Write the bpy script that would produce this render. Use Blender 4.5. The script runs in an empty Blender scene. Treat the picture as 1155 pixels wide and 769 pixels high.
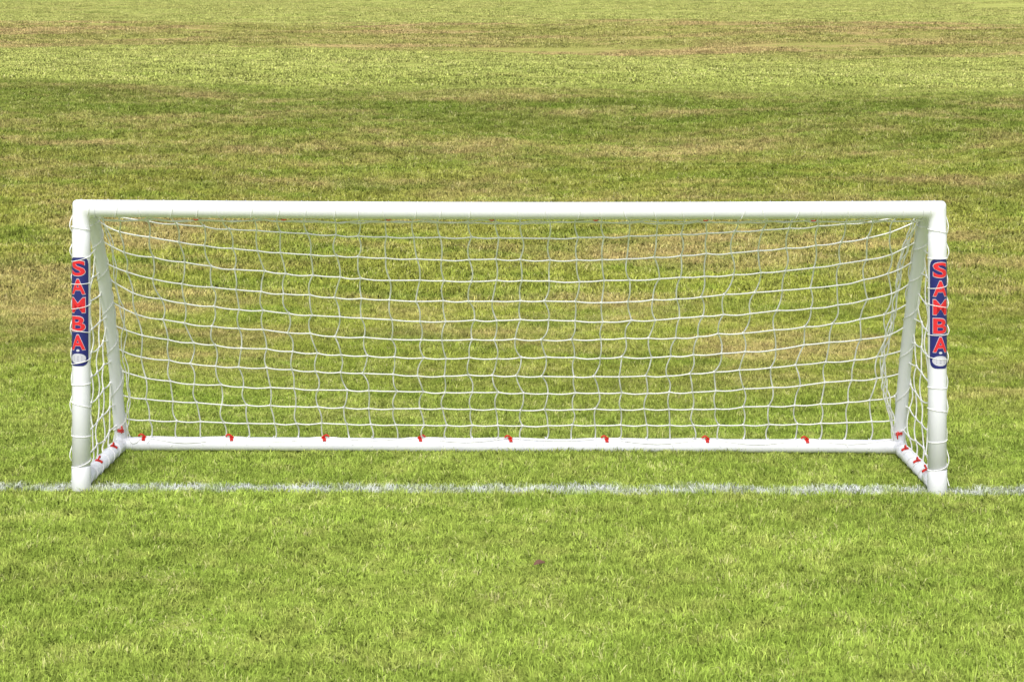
import bpy, bmesh, math, random
import numpy as np
from mathutils import Vector, Matrix, noise as mnoise
random.seed(7); rng=np.random.default_rng(7)
scene=bpy.context.scene
F=2017.0; H=1.83; D=7.5
ROT=math.radians(-1.0)

# ---------------------------------------------------------------- terrain
PD=[-60,0,9.0,10.5,13,17,21,24,27,34,45,48.5,52,60,90,130,200,300,600]
PZ=[0,0,0,0.03,0.20,0.60,1.03,1.32,1.42,1.63,1.94,2.36,2.73,3.02,4.55,7.3,11.8,15,15]
dd=np.linspace(-60,600,6601); zz=np.interp(dd,PD,PZ)
def smooth(z,w):
    k=np.hanning(w); k/=k.sum(); return np.convolve(np.pad(z,w//2,mode='edge'),k,mode='same')[w//2:-(w//2)]
zs=smooth(zz,17)
def sstep(a,b,x):
    t=np.clip((x-a)/(b-a),0,1); return t*t*(3-2*t)
def height(x,y):
    x=np.asarray(x,float); y=np.asarray(y,float); d=y+D
    z=np.interp(d+0.12*np.clip(x,-30,30)*sstep(10,20,d),dd,zs)
    z=z-0.02*np.clip(x,-30,30)*sstep(12,24,d)*(1-sstep(30,60,d))
    a=sstep(9.5,16,d)
    z=z+a*(0.035*np.sin(x*0.9+1.3*np.sin(y*0.5))*np.sin(y*0.8+0.7)+0.06*np.sin(x*0.31+y*0.22+2))
    z=z+0.004*np.sin(x*2.1+1)*np.sin(y*2.7)
    return z

# ---------------------------------------------------------------- materials
def newmat(name):
    m=bpy.data.materials.new(name); m.use_nodes=True
    nt=m.node_tree; nt.nodes.clear(); return m,nt
class NB:
    def __init__(s,nt): s.nt=nt
    def n(s,t,**kw):
        nd=s.nt.nodes.new(t)
        for k,v in kw.items(): setattr(nd,k,v)
        return nd
    def link(s,a,b): s.nt.links.new(a,b)
    def math(s,op,a,b=None,c=None,clamp=False):
        nd=s.n('ShaderNodeMath',operation=op); nd.use_clamp=clamp
        for i,v in enumerate([a,b,c]):
            if v is None: continue
            if isinstance(v,(int,float)): nd.inputs[i].default_value=v
            else: s.link(v,nd.inputs[i])
        return nd.outputs[0]
    def rng(s,v,a,b,c,d):
        nd=s.n('ShaderNodeMapRange'); nd.interpolation_type='SMOOTHSTEP'
        s.link(v,nd.inputs[0])
        for i,q in enumerate([a,b,c,d]): nd.inputs[i+1].default_value=q
        return nd.outputs[0]
    def noise(s,vec,scale,detail=3,rough=0.55):
        nd=s.n('ShaderNodeTexNoise'); nd.inputs['Scale'].default_value=scale
        nd.inputs['Detail'].default_value=detail; nd.inputs['Roughness'].default_value=rough
        s.link(vec,nd.inputs['Vector']); return nd.outputs['Fac']
    def mapping(s,vec,loc=(0,0,0),scale=(1,1,1)):
        nd=s.n('ShaderNodeMapping'); nd.inputs['Location'].default_value=loc; nd.inputs['Scale'].default_value=scale
        s.link(vec,nd.inputs['Vector']); return nd.outputs[0]
    def mix(s,f,a,b,bt='MIX'):
        nd=s.n('ShaderNodeMix',data_type='RGBA',blend_type=bt)
        for inp,v in ((nd.inputs[0],f),(nd.inputs[6],a),(nd.inputs[7],b)):
            if isinstance(v,(int,float)): inp.default_value=v
            elif isinstance(v,tuple): inp.default_value=(*v,1)
            else: s.link(v,inp)
        return nd.outputs[2]
    def grey(s,v):
        vv=s.n('ShaderNodeCombineXYZ')
        for i in range(3): s.link(v,vv.inputs[i])
        return vv.outputs[0]

def grass_colour(b):
    pos=b.n('ShaderNodeNewGeometry').outputs['Position']
    sep=b.n('ShaderNodeSeparateXYZ'); b.link(pos,sep.inputs[0]); X,Y=sep.outputs[0],sep.outputs[1]
    flat=b.mapping(pos,scale=(1,1,0))
    wide=b.mapping(pos,scale=(0.5,1,0))
    d=b.math('ADD',b.math('ADD',Y,D),b.math('MULTIPLY',X,0.12))
    nl=b.noise(b.mapping(pos,loc=(3,7,0),scale=(0.5,1,0)),0.35,4,0.6)
    dz=b.math('ADD',d,b.math('MULTIPLY',b.math('SUBTRACT',nl,0.5),b.math('MULTIPLY',d,0.15)))
    fac=b.math('DIVIDE',dz,100.0,clamp=True)
    cr=b.n('ShaderNodeValToRGB'); b.link(fac,cr.inputs[0])
    stops=[(0.0,(0.275,0.385,0.060)),(0.088,(0.28,0.385,0.062)),(0.105,(0.28,0.335,0.054)),(0.15,(0.285,0.305,0.052)),
           (0.19,(0.235,0.265,0.048)),(0.222,(0.175,0.225,0.040)),(0.240,(0.185,0.235,0.042)),(0.256,(0.36,0.415,0.098)),(0.34,(0.43,0.475,0.13)),
           (0.43,(0.40,0.435,0.115)),(0.455,(0.34,0.335,0.10)),(0.51,(0.35,0.345,0.10)),(0.56,(0.44,0.48,0.135)),(1.0,(0.45,0.49,0.14))]
    el=cr.color_ramp.elements
    el[0].position=0; el[0].color=(*stops[0][1],1); el[1].position=1; el[1].color=(*stops[-1][1],1)
    for p,c in stops[1:-1]:
        e=el.new(p); e.color=(*c,1)
    col=cr.outputs[0]
    n1=b.noise(b.mapping(pos,loc=(11,4,0),scale=(0.55,1,0)),0.6,7,0.72)
    dry=b.rng(n1,0.45,0.62,0,1)
    n1b=b.noise(b.mapping(pos,loc=(2,14,0),scale=(0.22,1,0)),0.55,6,0.7)
    dry2=b.rng(n1b,0.44,0.60,0,1)
    bk1=b.math('MULTIPLY',b.rng(d,8.3,10.5,0.06,0.68),b.rng(d,23,26,1,0.20))
    bk2=b.math('MULTIPLY',b.rng(d,42,45,0.08,0.95),b.rng(d,52,60,1,0.22))
    f=b.math('ADD',b.math('MULTIPLY',dry,bk1),b.math('MULTIPLY',dry2,bk2),clamp=True)
    col=b.mix(f,col,(0.48,0.355,0.16))
    soft=b.rng(d,22,26,1.0,0.45)
    n2=b.noise(wide,1.9,6,0.7)
    lawnk=b.rng(d,8,11,0.62,1.0)
    col=b.mix(b.math('MULTIPLY',b.math('MULTIPLY',b.rng(n2,0.44,0.64,0,0.62),soft),lawnk),col,(0.155,0.25,0.030))
    n3=b.noise(b.mapping(pos,loc=(1,9,0),scale=(0.8,1,0)),6.0,4,0.65)
    col=b.mix(b.math('MULTIPLY',b.rng(n3,0.46,0.70,0,0.50),soft),col,(0.43,0.46,0.12))
    n6=b.noise(b.mapping(pos,loc=(8,3,0),scale=(0.8,1,0)),3.2,5,0.7)
    col=b.mix(b.rng(n6,0.60,0.72,0,0.4),col,(0.43,0.36,0.15))
    n4=b.noise(flat,20.0,3,0.65)
    col=b.mix(1.0,col,b.grey(b.rng(n4,0.3,0.7,0.78,1.30)),'MULTIPLY')
    n5=b.noise(b.mapping(pos,loc=(6,1,0),scale=(0.25,1.2,0)),0.9,4,0.6)
    col=b.mix(1.0,col,b.grey(b.rng(n5,0.3,0.7,0.92,1.20)),'MULTIPLY')
    ly=b.math('SUBTRACT',b.math('ADD',Y,b.math('MULTIPLY',X,math.tan(-ROT))),0.035)
    wob=b.math('MULTIPLY',b.math('SUBTRACT',b.noise(flat,3.0,3),0.5),0.06)
    dist=b.math('ABSOLUTE',b.math('ADD',ly,wob))
    m=b.rng(dist,0.020,0.076,1,0)
    pn=b.rng(b.noise(b.mapping(pos,loc=(5,2,0),scale=(0.6,1,0)),13,4,0.7),0.37,0.58,0.12,1.0)
    paint=b.math('MULTIPLY',m,pn)
    return col,paint

def grass_material(name,blade):
    m,nt=newmat(name); b=NB(nt)
    col,paint=grass_colour(b)
    out=b.n('ShaderNodeOutputMaterial')
    if blade:
        at=b.n('ShaderNodeAttribute',attribute_name='tint')
        t=at.outputs['Fac']
        col=b.mix(b.rng(t,0.85,0.98,0,0.6),col,(0.54,0.49,0.25))
        col=b.mix(1.0,col,b.grey(b.rng(t,0.0,0.85,0.68,1.40)),'MULTIPLY')
        pt=b.math('MULTIPLY',paint,b.rng(t,0.05,0.40,0.30,0.98))
        col=b.mix(pt,col,(0.76,0.80,0.80))
        g=b.n('ShaderNodeNewGeometry')
        vm=b.n('ShaderNodeVectorMath',operation='MULTIPLY_ADD'); b.link(g.outputs['Normal'],vm.inputs[0])
        vm.inputs[1].default_value=(0.45,0.45,0.45); vm.inputs[2].default_value=(0,0,1)
        nm=b.n('ShaderNodeVectorMath',operation='NORMALIZE'); b.link(vm.outputs[0],nm.inputs[0])
        p=b.n('ShaderNodeBsdfDiffuse')
        b.link(col,p.inputs['Color']); b.link(nm.outputs[0],p.inputs['Normal'])
        b.link(p.outputs[0],out.inputs[0])
    else:
        col=b.mix(0.2,col,(0.22,0.22,0.06))
        col=b.mix(b.math('MULTIPLY',paint,0.7),col,(0.7,0.72,0.7))
        p=b.n('ShaderNodeBsdfDiffuse')
        b.link(col,p.inputs['Color'])
        pos=b.n('ShaderNodeNewGeometry').outputs['Position']
        bp=b.n('ShaderNodeBump'); bp.inputs['Strength'].default_value=0.5; bp.inputs['Distance'].default_value=0.04
        b.link(b.noise(pos,9,5,0.7),bp.inputs['Height']); b.link(bp.outputs[0],p.inputs['Normal'])
        b.link(p.outputs[0],out.inputs[0])
    return m
M_ground=grass_material('grass_ground_mat',False)
M_blade=grass_material('grass_blade_mat',True)

def simple(name,col,rough=0.5,spec=0.4,var=0.0,vs=6.0,bump=0.0):
    m,nt=newmat(name); b=NB(nt); out=b.n('ShaderNodeOutputMaterial')
    p=b.n('ShaderNodeBsdfPrincipled'); p.inputs['Roughness'].default_value=rough; p.inputs['Specular IOR Level'].default_value=spec
    tc=b.n('ShaderNodeTexCoord').outputs['Object']
    nf=b.noise(tc,vs,5,0.6)
    if var>0: b.link(b.mix(b.rng(nf,0.45,0.75,0,var),col,tuple(q*0.72 for q in col)),p.inputs['Base Color'])
    else: p.inputs['Base Color'].default_value=(*col,1)
    b.link(p.outputs[0],out.inputs[0]); return m
M_pvc=simple('white_plastic_pipe',(0.85,0.86,0.92),0.28,0.5,0.08,5.0)
M_seam=simple('pipe_seam',(0.50,0.51,0.53),0.6)
M_net=simple('white_netting_twine',(0.90,0.90,0.89),0.7,0.2,0.06,20)
M_red=simple('red_plastic_clip',(0.68,0.025,0.015),0.35,0.4,0.2,30)
M_blue=simple('label_blue_vinyl',(0.022,0.026,0.17),0.35,0.4,0.2,30)
M_lred=simple('label_red_ink',(0.72,0.03,0.04),0.4,0.3,0.15,30)
M_lwhite=simple('label_white_ink',(0.60,0.60,0.68),0.4,0.3,0.1,30)
M_leaf=simple('dead_leaf_brown',(0.16,0.09,0.06),0.8,0.2,0.5,60)

def mesh_obj(name,verts,faces,mats,parent=None,smooth_=False,midx=None):
    me=bpy.data.meshes.new(name); me.from_pydata([tuple(v) for v in verts],[],faces); me.update()
    for m in (mats if isinstance(mats,list) else [mats]): me.materials.append(m)
    if smooth_: me.polygons.foreach_set('use_smooth',[True]*len(me.polygons))
    if midx is not None: me.polygons.foreach_set('material_index',midx)
    o=bpy.data.objects.new(name,me); scene.collection.objects.link(o)
    if parent: o.parent=parent
    return o

# ---------------------------------------------------------------- ground sheet
def axis(segs):
    out=[]
    for a,b_,s in segs: out+=list(np.arange(a,b_,s))
    out.append(segs[-1][1]); return np.array(out)
xs=axis([(-400,-60,20),(-60,-20,4),(-20,-6,0.7),(-6,6,0.25),(6,20,0.7),(20,60,4),(60,400,20)])
ys=axis([(-60,-10,5),(-10,-3,0.5),(-3,12,0.2),(12,30,0.4),(30,60,0.8),(60,140,4),(140,560,20)])
XX,YY=np.meshgrid(xs,ys); ZZ=height(XX,YY)
V=np.stack([XX.ravel(),YY.ravel(),ZZ.ravel()],1); nx=len(xs); ny=len(ys)
Fc=[(j*nx+i,j*nx+i+1,(j+1)*nx+i+1,(j+1)*nx+i) for j in range(ny-1) for i in range(nx-1)]
ground=mesh_obj('ground',V,Fc,M_ground,None,True)

# ---------------------------------------------------------------- grass patches
def make_patch(name,S,N,h,w,lean,K):
    e=S*0.03
    bx=rng.uniform(-S/2,S/2,N)+rng.normal(0,e,N); by=rng.uniform(-S/2,S/2,N)+rng.normal(0,e,N)
    cx=rng.uniform(-S/2,S/2,K); cy=rng.uniform(-S/2,S/2,K); ch=rng.uniform(0.6,1.35,K); cdir=rng.uniform(0,2*math.pi,K)
    idx=np.argmin((bx[:,None]-cx)**2+(by[:,None]-cy)**2,axis=1)
    hh=h*rng.uniform(0.5,1.25,N)*ch[idx]
    ww=w*rng.uniform(0.6,1.3,N)
    th=np.where(rng.uniform(0,1,N)<0.55,rng.uniform(0,2*math.pi,N),cdir[idx]+rng.normal(0,0.6,N)); ln=hh*np.abs(rng.normal(0.0,lean,N))+hh*0.2
    ph=rng.uniform(0,2*math.pi,N)
    dx=np.cos(th)*ln; dy=np.sin(th)*ln
    px=np.cos(ph)*ww/2; py=np.sin(ph)*ww/2
    z0=-0.006
    v=np.zeros((N,5,3))
    v[:,0]=np.stack([bx-px,by-py,np.full(N,z0)],1); v[:,1]=np.stack([bx+px,by+py,np.full(N,z0)],1)
    v[:,2]=np.stack([bx+dx*.35+px*.85,by+dy*.35+py*.85,hh*.6],1); v[:,3]=np.stack([bx+dx*.35-px*.85,by+dy*.35-py*.85,hh*.6],1)
    v[:,4]=np.stack([bx+dx,by+dy,hh*np.clip(1-0.25*ln/hh,0.5,1)],1)
    faces=[]
    for i in range(N):
        k=5*i; faces.append((k,k+1,k+2,k+3)); faces.append((k+3,k+2,k+4))
    me=bpy.data.meshes.new(name); me.from_pydata(v.reshape(-1,3).tolist(),[],faces); me.materials.append(M_blade)
    tint=np.clip(rng.uniform(0,1,N)*0.82+rng.uniform(-0.08,0.25,K)[idx],0,1)
    at=me.attributes.new('tint','FLOAT','POINT'); at.data.foreach_set('value',np.repeat(tint,5).astype(np.float32))
    me.update()
    return bpy.data.objects.new(name,me)
def zone(name,sp,N,h,w,lean,d0,d1,margin,nvar=4,K=60):
    S=sp*1.06
    col=bpy.data.collections.new(name+'_patches')
    for k in range(nvar): col.objects.link(make_patch(name+'_patch',S,N,h,w,lean,K))
    pts=[];d=d0+sp/2
    while d<d1:
        half=d*0.29+margin
        x=-half
        while x<half:
            pts.append((x,d-D)); x+=sp
        d+=sp
    P=np.array(pts); z=height(P[:,0],P[:,1])
    e=S*0.5
    gx=(height(P[:,0]+e,P[:,1])-height(P[:,0]-e,P[:,1]))/(2*e); gy=(height(P[:,0],P[:,1]+e)-height(P[:,0],P[:,1]-e))/(2*e)
    rots=[];sc=[]
    for i in range(len(P)):
        n=Vector((-gx[i],-gy[i],1)).normalized()
        q=Vector((0,0,1)).rotation_difference(n).to_matrix()@Matrix.Rotation(random.randrange(4)*math.pi/2+random.uniform(-.05,.05),3,'Z')
        rots+=list(q.to_euler('XYZ'))
        s=1.0+0.35*mnoise.noise(Vector((P[i,0]*0.5,P[i,1]*0.5,3.1)))
        sc+=[1,1,max(0.6,s)]
    me=bpy.data.meshes.new(name); me.from_pydata([(P[i,0],P[i,1],z[i]) for i in range(len(P))],[],[])
    a=me.attributes.new('irot','FLOAT_VECTOR','POINT'); a.data.foreach_set('vector',rots)
    a=me.attributes.new('iscale','FLOAT_VECTOR','POINT'); a.data.foreach_set('vector',sc)
    o=bpy.data.objects.new(name,me); scene.collection.objects.link(o)
    g=bpy.data.node_groups.new(name+'_scatter','GeometryNodeTree')
    g.interface.new_socket('Geometry',in_out='INPUT',socket_type='NodeSocketGeometry')
    g.interface.new_socket('Geometry',in_out='OUTPUT',socket_type='NodeSocketGeometry')
    gi=g.nodes.new('NodeGroupInput'); go=g.nodes.new('NodeGroupOutput')
    ip=g.nodes.new('GeometryNodeInstanceOnPoints'); ci=g.nodes.new('GeometryNodeCollectionInfo')
    ci.inputs['Collection'].default_value=col; ci.inputs['Separate Children'].default_value=True; ci.inputs['Reset Children'].default_value=True
    ar=g.nodes.new('GeometryNodeInputNamedAttribute'); ar.data_type='FLOAT_VECTOR'; ar.inputs['Name'].default_value='irot'
    as_=g.nodes.new('GeometryNodeInputNamedAttribute'); as_.data_type='FLOAT_VECTOR'; as_.inputs['Name'].default_value='iscale'
    er=g.nodes.new('FunctionNodeEulerToRotation')
    L=g.links.new
    L(gi.outputs[0],ip.inputs['Points']); L(ci.outputs[0],ip.inputs['Instance']); ip.inputs['Pick Instance'].default_value=True
    L(ar.outputs['Attribute'],er.inputs[0]); L(er.outputs[0],ip.inputs['Rotation']); L(as_.outputs['Attribute'],ip.inputs['Scale'])
    L(ip.outputs[0],go.inputs[0])
    md=o.modifiers.new('scatter','NODES'); md.node_group=g
    return o
lawn=zone('grass',0.5,4200,0.025,0.0036,0.85,4.2,12.2,1.2,6,60)
bank=zone('grass',1.0,5200,0.036,0.0070,0.8,12.2,26.2,1.8,5,80)
far=zone('grass',2.5,7500,0.038,0.018,0.7,26.2,101,3,4,120)

# ---------------------------------------------------------------- tube helper
def tube(points,r,sides=24,caps=True,closed=False):
    P=[Vector(p) for p in points]; n=len(P)
    T=[]
    for i in range(n):
        if closed: t=P[(i+1)%n]-P[i-1]
        else: t=P[min(i+1,n-1)]-P[max(i-1,0)]
        T.append(t.normalized())
    up=Vector((0,0,1)) if abs(T[0].z)<0.9 else Vector((0,1,0))
    u=T[0].cross(up).normalized()
    vs=[];fs=[]
    for i in range(n):
        u=(u-T[i]*u.dot(T[i])).normalized(); w=T[i].cross(u)
        rr=r[i] if isinstance(r,(list,tuple)) else r
        for k in range(sides):
            a=2*math.pi*k/sides
            vs.append(P[i]+u*math.cos(a)*rr+w*math.sin(a)*rr)
    for i in range(n if closed else n-1):
        j=(i+1)%n
        for k in range(sides):
            k2=(k+1)%sides
            fs.append((i*sides+k,i*sides+k2,j*sides+k2,j*sides+k))
    if caps and not closed:
        fs.append(tuple(range(sides))[::-1]); fs.append(tuple((n-1)*sides+k for k in range(sides)))
    return vs,fs
class Acc:
    def __init__(s): s.v=[];s.f=[]
    def add(s,vf):
        o=len(s.v); s.v+=vf[0]; s.f+=[tuple(i+o for i in f) for f in vf[1]]
def fillet(pts,rad,steps=8):
    out=[Vector(pts[0])]
    for i in range(1,len(pts)-1):
        p0,p,p1=Vector(pts[i-1]),Vector(pts[i]),Vector(pts[i+1])
        a=(p0-p).normalized(); b=(p1-p).normalized()
        A=p+a*rad; B=p+b*rad
        for k in range(steps+1):
            t=k/steps; out.append(A.lerp(p,t).lerp(p.lerp(B,t),t))
    out.append(Vector(pts[-1])); return out
def catmull(pts,k=8):
    P=[Vector(p) for p in pts]; out=[]
    for i in range(len(P)-1):
        p0=P[max(i-1,0)];p1=P[i];p2=P[i+1];p3=P[min(i+2,len(P)-1)]
        for j in range(k):
            t=j/k
            out.append(0.5*((2*p1)+(-p0+p2)*t+(2*p0-5*p1+4*p2-p3)*t*t+(-p0+3*p1-3*p2+p3)*t**3))
    out.append(P[-1]); return out

# ---------------------------------------------------------------- goal
goal=bpy.data.objects.new('football_goal',None); scene.collection.objects.link(goal)
goal.rotation_euler=(0,0,ROT)
W=1.795; R=0.0385; RC=0.0365; RB=0.031; RS=0.028; ZT=1.188; ZB=0.034; DB=0.75
SUP=[(0.0,ZT-0.004),(0.09,ZT-0.006),(0.165,1.165),(0.245,1.085),(0.417,0.83),(0.594,0.49),(0.725,0.13),(0.752,0.05)]
frame=Acc()
SD=36; rings=[]
def postring(s,z,r): return [Vector((s*(W+r*math.cos(a)),r*math.sin(a),z)) for a in (2*math.pi*k/SD for k in range(SD))]
def mitre(s,r): return [Vector((s*(W+r*math.cos(a)),r*math.sin(a),ZT+r*math.cos(a))) for a in (2*math.pi*k/SD for k in range(SD))]
def barring(x,z,r): return [Vector((x,r*math.sin(a),z+r*math.cos(a))) for a in (2*math.pi*k/SD for k in range(SD))]
def corner(s,q=0.022,n=8):
    M=mitre(s,RC); out=[]
    for k in range(n+1):
        t=k/n
        out.append([ (m+Vector((0,0,-q))).lerp(m,t).lerp(m.lerp(m+Vector((-s*q,0,0)),t),t) for m in M])
    return out
rings+= [postring(-1,z,R) for z in (0.0,0.4,0.8,1.0)]+[postring(-1,1.085,R),postring(-1,1.088,RC+0.0005)]
rings+= corner(-1)
rings+= [barring(-W+2*W*t,ZT-0.008*math.sin(math.pi*t),RC) for t in np.linspace(0.03,0.97,15)]
rings+= corner(1)[::-1]
rings+= [postring(1,1.088,RC+0.0005),postring(1,1.085,R)]+[postring(1,z,R) for z in (1.0,0.8,0.4,0.0)]
fv=[v for r_ in rings for v in r_]; ff=[]
for i in range(len(rings)-1):
    for k in range(SD):
        k2=(k+1)%SD; ff.append((i*SD+k,i*SD+k2,(i+1)*SD+k2,(i+1)*SD+k))
ff.append(tuple(range(SD))[::-1]); ff.append(tuple((len(rings)-1)*SD+k for k in range(SD)))
frame.add((fv,ff))
ba=[(-W,0.0,ZB),(-W,DB,ZB),(W,DB,ZB),(W,0.0,ZB)]
fp=fillet(ba,0.045)
mid=[]
for i in range(len(fp)-1):
    mid.append(fp[i]); L_=(fp[i+1]-fp[i]).length
    if L_>1:
        for t in np.linspace(0,1,14)[1:-1]:
            q=fp[i].lerp(fp[i+1],t); q.z+=0.002*math.sin(9*t); mid.append(q)
mid.append(fp[-1])
frame.add(tube(mid,RB,32))
for s in (-1,1):
    sp=catmull([(s*W,y,z) for y,z in SUP],6)
    frame.add(tube(sp,RS,28))
mesh_obj('frame',frame.v,frame.f,M_pvc,goal,True)
sl=Acc()
def slv(p,dirv,l,r):
    p=Vector(p);dv=Vector(dirv).normalized()
    sl.add(tube([p-dv*l/2,p-dv*(l/2-0.002),p+dv*(l/2-0.002),p+dv*l/2],[r-0.0012,r,r,r-0.0012],32))
for s in (-1,1):
    slv((s*W,0,0.055),(0,0,1),0.10,R+0.0018)
    slv((s*(W-0.10),DB,ZB),(1,0,0),0.08,RB+0.0012)
    slv((s*W,0.11,ZB),(0,1,0),0.08,RB+0.0012)
    slv((s*W,DB-0.10,ZB),(0,1,0),0.06,RB+0.0012)
for x in (-0.37,0.46):
    slv((x,DB,ZB),(1,0,0),0.12,RB+0.0016)
mesh_obj('pipe_couplings',sl.v,sl.f,M_pvc,goal,True)
sm=Acc()
for s in (-1,1):
    sm.add(tube([(s*(W-0.065)-0.0007,0,ZT-0.001),(s*(W-0.065)+0.0007,0,ZT-0.001)],RC+0.0008,32))
    sm.add(tube([(s*W,0,0.1065),(s*W,0,0.1078)],R+0.0006,32))
mesh_obj('pipe_seams',sm.v,sm.f,M_seam,goal,False)

# ---------------------------------------------------------------- net
net=Acc(); TR=0.0033
supc=catmull([(0,y,z) for y,z in SUP],12)
cum=[0]
for i in range(1,len(supc)): cum.append(cum[-1]+(supc[i]-supc[i-1]).length)
cum=np.array(cum)/cum[-1]; sy=np.array([p.y for p in supc]); sz=np.array([p.z for p in supc])
NC=31; NR=12
def rn(a): return random.uniform(-a,a)
def back_pt(u,v):
    y=np.interp(v,cum,sy); z=np.interp(v,cum,sz)
    edge=math.sin(math.pi*u)**0.55 if 0<u<1 else 0
    cy=0.02+(DB-0.02)*v**0.92; cz=(ZT-0.03)+(ZB+0.02-(ZT-0.03))*v
    y=y+(cy-y)*edge; z=z+(cz-z)*edge
    z-=0.050*edge*math.sin(math.pi*min(1,v))*(1-0.3*v)
    y+=0.03*edge*math.sin(math.pi*v)
    return Vector((-W+0.03+(2*W-0.06)*u,y,z))
nodes={}
colw=[rn(0.008) for _ in range(NC+1)]
for i in range(NC+1):
    for j in range(NR+1):
        u=i/NC; v=j/NR
        p=back_pt(u,v)
        nv=mnoise.noise(Vector((u*7,v*2.5,1.7))); nv2=mnoise.noise(Vector((u*5,v*3,8.2)))
        amp=math.sin(math.pi*min(max(v,0.0),1))**0.5
        k=1 if 0<i<NC else 0.35
        p.x+=colw[i]+(rn(0.012)+0.034*nv*k+0.006*(1 if j%2 else -1))*amp
        p.z+=(rn(0.004)+0.017*nv2)*amp
        p.y+=rn(0.008)*amp
        nodes[i,j]=p
def strand(ps,slack=0.006,sub=4,dirv=None,r=TR):
    out=[]
    for a,b in zip(ps[:-1],ps[1:]):
        off=Vector((rn(slack),rn(slack),rn(slack)*0.6)) if dirv is None else Vector(dirv)*slack*random.uniform(0.1,1)
        for k in range(sub):
            t=k/sub; out.append(a.lerp(b,t)+off*math.sin(math.pi*t))
    out.append(ps[-1]); net.add(tube(out,r,5,False))
for j in range(1,NR+1):
    strand([nodes[i,j] for i in range(NC+1)],0.006,4,(0,0,-1))
for i in range(NC+1):
    strand([nodes[i,j] for j in range(NR+1)],0.012,5)
def knot(p,r=0.0064):
    net.add(tube([p-Vector((0,0,r)),p,p+Vector((0,0,r))],[r*0.5,r,r*0.5],5,True))
for (i,j),p in nodes.items():
    if 0<j<NR: knot(p)
def ringpath(c,axis_,r,tilt,n=18,start=0):
    c=Vector(c);ax=Vector(axis_).normalized()
    a=ax.cross(Vector((0.3,1,0.2))).normalized(); b=ax.cross(a)
    return [c+(a*math.cos(t)+b*math.sin(t))*r+ax*tilt*math.cos(t*0.5+start) for t in np.linspace(0,2*math.pi,n)]
for i in range(NC+1):
    x=nodes[i,0].x
    t=(x+W)/(2*W); z=ZT-0.008*math.sin(math.pi*t)
    net.add(tube(ringpath((x,0,z),(1,0,0),RC+0.0018,0.035*random.uniform(.3,1)*random.choice((-1,1)),24),TR*0.5,5,False))
strand([Vector((-W+0.05+(2*W-0.1)*k/60,0.03+rn(0.004),ZT-R-0.006-0.008*math.sin(math.pi*k/60)-0.010*abs(math.sin(k*math.pi/4))+rn(0.003))) for k in range(61)],0.003,2)
strand([Vector((nodes[i,0].x+0.05,0.06,ZT-R-0.014-0.010*math.sin(math.pi*i/NC)+rn(0.004))) for i in range(NC)],0.006,4,(0,0,-1))
clipx=[-1.69,-1.28,-0.85,-0.41,0.005,0.45,0.91,1.37]
allx=[-W+0.03]+clipx+[W-0.03]
for front in (-1,1):
    pts=[]
    for a,b in zip(allx[:-1],allx[1:]):
        dep=random.uniform(0.4,0.95)
        for k in range(10):
            t=k/10; s=4*t*(1-t)
            ang=math.radians(85-75*s*dep)
            pts.append(Vector((a+(b-a)*t,DB+front*(RB+0.003)*math.cos(ang),ZB+(RB+0.003)*math.sin(ang))))
    pts.append(Vector((allx[-1],DB,ZB+RB+0.004)))
    net.add(tube(pts,TR*0.8,5,False))
for i in range(NC+1):
    p=nodes[i,NR]
    pr=[Vector((p.x,p.y,p.z+0.02)),Vector((p.x+rn(.01),DB-RB*0.6,ZB+RB*0.83)),Vector((p.x+rn(.02),DB-RB-0.002,ZB+random.uniform(-.005,.012)))]
    net.add(tube(catmull(pr,4),TR*0.6,5,False))
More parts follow.
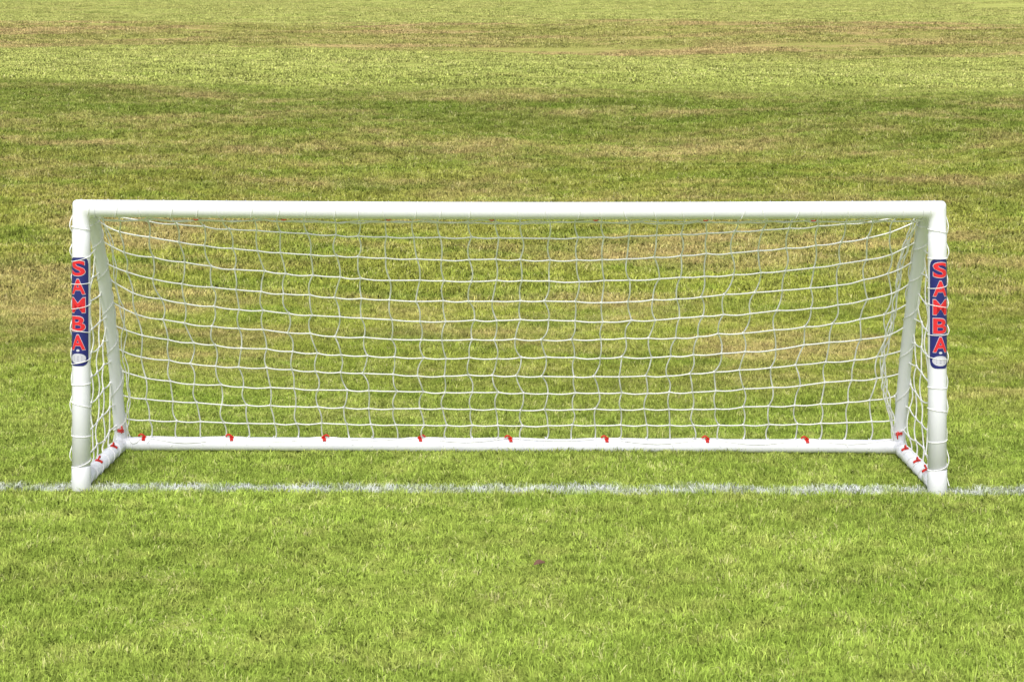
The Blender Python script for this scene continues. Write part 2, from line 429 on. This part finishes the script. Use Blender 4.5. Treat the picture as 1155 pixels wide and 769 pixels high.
for s in (-1,1):
    zr=[1.10-0.108*k for k in range(10)]
    sn={}
    NY=7
    for r_,z in enumerate(zr):
        ysup=float(np.interp(-z,-sz[3:],sy[3:]))
        for c in range(NY+1):
            yy=0.105*c
            if yy>ysup+0.02: continue
            bul=0.010*math.sin(math.pi*min(1,yy/max(ysup,.01)))
            sn[r_,c]=Vector((s*(W+0.020+bul)+rn(0.008),yy+rn(0.010),z-0.03*math.sin(math.pi*yy/max(ysup,0.2))+rn(0.008)))
        sn[r_,'e']=Vector((s*(W+0.005),ysup+0.012,z+rn(0.008)))
    for r_ in range(len(zr)):
        row=[sn[r_,c] for c in range(NY+1) if (r_,c) in sn]
        row=[p for p in row if p.y<sn[r_,'e'].y-0.02]+[sn[r_,'e']]
        if len(row)>1: strand(row,0.008,4,(0,0,-1))
    for c in range(NY+1):
        colp=[sn[r_,c] for r_ in range(len(zr)) if (r_,c) in sn]
        if c>0 and colp:
            yc=0.105*c
            ztop=float(np.interp(yc,sy,sz)); colp=[Vector((s*(W+0.01),yc,ztop+0.02))]+[p for p in colp if p.z<ztop-0.02]
        colp=colp+[Vector((s*(W+0.032),min(0.105*c,DB)+rn(0.01),ZB+0.01))]
        if len(colp)>1: strand(colp,0.010,4)
    for p in sn.values(): knot(p)
    for r_,z in enumerate([1.10-0.108*k for k in range(10)]):
        net.add(tube(ringpath((s*W,0,z+rn(0.01)),(0,0,1),R+0.0018,0.03*random.uniform(-1,1),24),TR*0.5,5,False))
    pts=[]
    for k,z in enumerate(np.arange(1.17,0.03,-0.054)):
        o_=random.uniform(0.000,0.008) if k%2 else 0
        ang=random.uniform(-0.2,0.3) if k%2 else random.uniform(0.3,0.8)
        rr=R+0.003+o_
        pts.append(Vector((s*(W+rr*math.cos(ang)),rr*math.sin(ang),z)))
    net.add(tube(catmull(pts,4),TR*0.7,5,False))
    pts=[]
    tot=len(supc)-8
    for k in range(150):
        q=6+(tot-6)*k/150; i0=int(q); f=q-i0
        c=supc[i0].lerp(supc[i0+1],f); t=(supc[i0+1]-supc[i0]).normalized()
        a=Vector((1,0,0)); b=t.cross(a).normalized(); an=k/150*2*math.pi*11
        pts.append(Vector((s*W,c.y,c.z))+(a*math.cos(an)+b*math.sin(an))*(RS+0.003))
    net.add(tube(pts,TR*0.5,5,False))
    pts=[]
    for k in range(90):
        an=k/90*2*math.pi*6; pts.append(Vector((s*W+math.cos(an)*(RB+0.003),0.04+0.66*k/90,ZB+math.sin(an)*(RB+0.002))))
    net.add(tube(pts,TR*0.5,5,False))
    for g in range(4 if s>0 else 2):
        pts=[]
        for k,v in enumerate(np.linspace(0.07,0.99,30)):
            p=back_pt(0.5+0.5*s,v)
            inner=0.040+(0.060*math.sin(math.pi*v**1.4)**2 if s>0 else 0.02*math.sin(math.pi*v))
            p.x=s*(W-inner-0.010*math.sin(v*24+g*1.6)+0.014*math.sin(v*13+1)*(s>0)+rn(0.006)); p.y+=rn(0.01)-0.01; pts.append(p)
        net.add(tube(catmull(pts,3),TR*(1.0 if s>0 else 0.8),5,False))
mesh_obj('net',net.v,net.f,M_net,goal,True)

# ---------------------------------------------------------------- red clips
cl=Acc()
def clip(c,ax,out_dir,r=RB+0.002,big=0.95):
    c=Vector(c);ax=Vector(ax).normalized();o=Vector(out_dir).normalized();w=ax.cross(o)
    if w.z>0: w=-w
    for e in (-0.004,0.004):
        pts=[c+ax*(e+0.004*math.sin(t*2))+(o*math.cos(t)+w*math.sin(t))*(r+0.002) for t in np.linspace(-0.35,0.6,7)]
        cl.add(tube(pts,0.0040*big,6,True))
    top=c+o*(r+0.003)
    k=random.choice((-1,1))
    cl.add(tube(catmull([top-ax*0.010*k,top+o*0.010+ax*0.002*k,top+o*0.015+ax*0.013*k,top+o*0.006+ax*0.024*k],4),0.0044*big,6,True))
for x in clipx: clip((x,DB,ZB),(1,rn(.15),0),(rn(.1),-0.30,0.95))
for y in (0.27,0.56): clip((-W,y,ZB),(0,1,0),(0.25,-0.1,0.9))
for y in (0.16,0.33,0.57): clip((W,y,ZB),(0,1,0),(-0.25,-0.1,0.9))
for s in (-1,1): clip((s*W,0.735,0.10),(0,-0.2,0.98),(-s*0.4,-0.9,0.1),RS+0.003,0.8)
for x in (-1.31,-0.94,-0.50,-0.065,0.37,0.83,1.28): 
    cl.add(tube(catmull([(x-0.010,0.0,ZT-R-0.008),(x,-0.004,ZT-R-0.010),(x+0.010,0.0,ZT-R-0.007)],3),0.0025,6,True))
mesh_obj('net_clips',cl.v,cl.f,M_red,goal,True)

# ---------------------------------------------------------------- post labels
LR=R+0.0006
def wrap(s_,z,cx,off,r): 
    a=s_/R+off
    return (cx+r*math.sin(a),-r*math.cos(a),z)
def rrect_mesh(hw,z0,z1,rad,n=24):
    vs=[];fs=[]
    for k in range(n+1):
        s_=-hw+2*hw*k/n
        e=max(0,abs(s_)-(hw-rad)); dz=rad-math.sqrt(max(0,rad*rad-e*e))
        vs+= [(s_,z0+dz),(s_,z1-dz)]
    for k in range(n): fs.append((2*k,2*k+2,2*k+3,2*k+1))
    return vs,fs
def ell_mesh(hw,hz,zc,n=20):
    vs=[];fs=[]
    for k in range(n+1):
        s_=-hw*math.cos(math.pi*k/n); h_=hz*math.sin(math.pi*k/n)+1e-5
        vs+=[(s_,zc-h_),(s_,zc+h_)]
    for k in range(n): fs.append((2*k,2*k+2,2*k+3,2*k+1))
    return vs,fs
def letter(ch,offset,w,h,zc):
    cu=bpy.data.curves.new('t','FONT'); cu.body=ch; cu.size=1; cu.offset=offset; cu.resolution_u=4
    ob=bpy.data.objects.new('t',cu); scene.collection.objects.link(ob)
    bpy.context.view_layer.update()
    me=bpy.data.meshes.new_from_object(ob.evaluated_get(bpy.context.evaluated_depsgraph_get()))
    bm=bmesh.new(); bm.from_mesh(me)
    X=[v.co.x for v in bm.verts];Yv=[v.co.y for v in bm.verts]
    x0,x1,y0,y1=min(X),max(X),min(Yv),max(Yv)
    for v in bm.verts: v.co=Vector(((v.co.x-(x0+x1)/2)/(x1-x0)*w,(v.co.y-(y0+y1)/2)/(y1-y0)*h+zc,0))
    for s_ in np.arange(-w/2+0.003,w/2,0.003):
        bmesh.ops.bisect_plane(bm,geom=bm.verts[:]+bm.edges[:]+bm.faces[:],plane_co=(s_,0,0),plane_no=(1,0,0))
    vs=[(v.co.x,v.co.y) for v in bm.verts]; bm.verts.index_update(); fs=[tuple(v.index for v in f.verts) for f in bm.faces]
    bm.free(); bpy.data.objects.remove(ob); return vs,fs
for s in (-1,1):
    off=0.12*s
    vs=[];fs=[];mi=[]
    def put(vf,r,m):
        o=len(vs)
        for a,b in vf[0]: vs.append(wrap(a,b,s*W,off,r))
        for f in vf[1]: fs.append(tuple(i+o for i in f)); mi.append(m)
    zt=0.985; zb=0.53
    put(rrect_mesh(0.047,zb,zt,0.030),LR+0.0003,0)
    step=0.0775
    for k,ch in enumerate(['S','A','M','B','A']):
        zc=zt-0.045-k*step
        put(letter(ch,0.036,0.065,0.068,zc),LR+0.0009,1)
        put(letter(ch,0.026,0.060,0.063,zc),LR+0.0015,2)
    put(ell_mesh(0.007,0.005,0.596),LR+0.0009,1)
    put(ell_mesh(0.034,0.021,0.562),LR+0.0009,1)
    for zl in (0.570,0.562,0.554):
        put(([(-0.018,zl-0.0007),(0,zl-0.0007),(0.018,zl-0.0007),(0.018,zl+0.0007),(0,zl+0.0007),(-0.018,zl+0.0007)],[(0,1,4,5),(1,2,3,4)]),LR+0.0016,0)
    mesh_obj('post_label',vs,fs,[M_blue,M_lwhite,M_lred],goal,False,mi)

# ---------------------------------------------------------------- small dead leaf on the lawn
lv=[];lf=[]
for k in range(9):
    t=k/8; w=0.013*math.sin(math.pi*t)**0.8*(1 if k%2 else 0.7)+0.0008
    lv+=[(-0.022+0.044*t,-w,0.008*math.sin(3*t)+0.004),(-0.022+0.044*t,0,0.002+0.008*math.sin(3*t)),(-0.022+0.044*t,w,0.010*math.sin(3*t)+0.005)]
for k in range(8):
    a=3*k; lf+=[(a,a+3,a+4,a+1),(a+1,a+4,a+5,a+2)]
leaf=mesh_obj('fallen_leaf',lv,lf,M_leaf); leaf.location=(0.10,-1.13,0.018); leaf.rotation_euler=(0.25,-0.1,0.3)

# ---------------------------------------------------------------- light
w=bpy.data.worlds.new('World'); scene.world=w; w.use_nodes=True
nt=w.node_tree; bg=nt.nodes['Background']
sky=nt.nodes.new('ShaderNodeTexSky'); sky.sky_type='NISHITA'; sky.sun_disc=False
EL=math.radians(50); AZ=math.radians(190)
sky.sun_elevation=EL; sky.sun_rotation=AZ; sky.dust_density=3.0; sky.air_density=1.0
hs=nt.nodes.new('ShaderNodeHueSaturation'); hs.inputs['Saturation'].default_value=0.45
nt.links.new(sky.outputs[0],hs.inputs['Color']); nt.links.new(hs.outputs[0],bg.inputs[0]); bg.inputs[1].default_value=0.15
sun=bpy.data.lights.new('sun','SUN'); sun.energy=2.9; sun.angle=math.radians(35); sun.color=(1,0.97,0.93)
so=bpy.data.objects.new('sun',sun); scene.collection.objects.link(so)
dv=Vector((math.sin(AZ)*math.cos(EL),math.cos(AZ)*math.cos(EL),math.sin(EL)))
so.rotation_euler=dv.to_track_quat('Z','Y').to_euler(); so.location=dv*20

# ---------------------------------------------------------------- camera
cam=bpy.data.cameras.new('camera'); co=bpy.data.objects.new('camera',cam); scene.collection.objects.link(co)
cam.sensor_width=36; cam.sensor_fit='HORIZONTAL'; cam.lens=F/1155*36
cam.shift_y=-(384.5-63)/1155; cam.shift_x=28.5/1155
cam.clip_end=2000
co.location=(-0.087,-D,H); co.rotation_euler=(math.radians(90),0,0)
scene.camera=co
scene.view_settings.view_transform='Standard'; scene.view_settings.look='None'; scene.view_settings.exposure=0
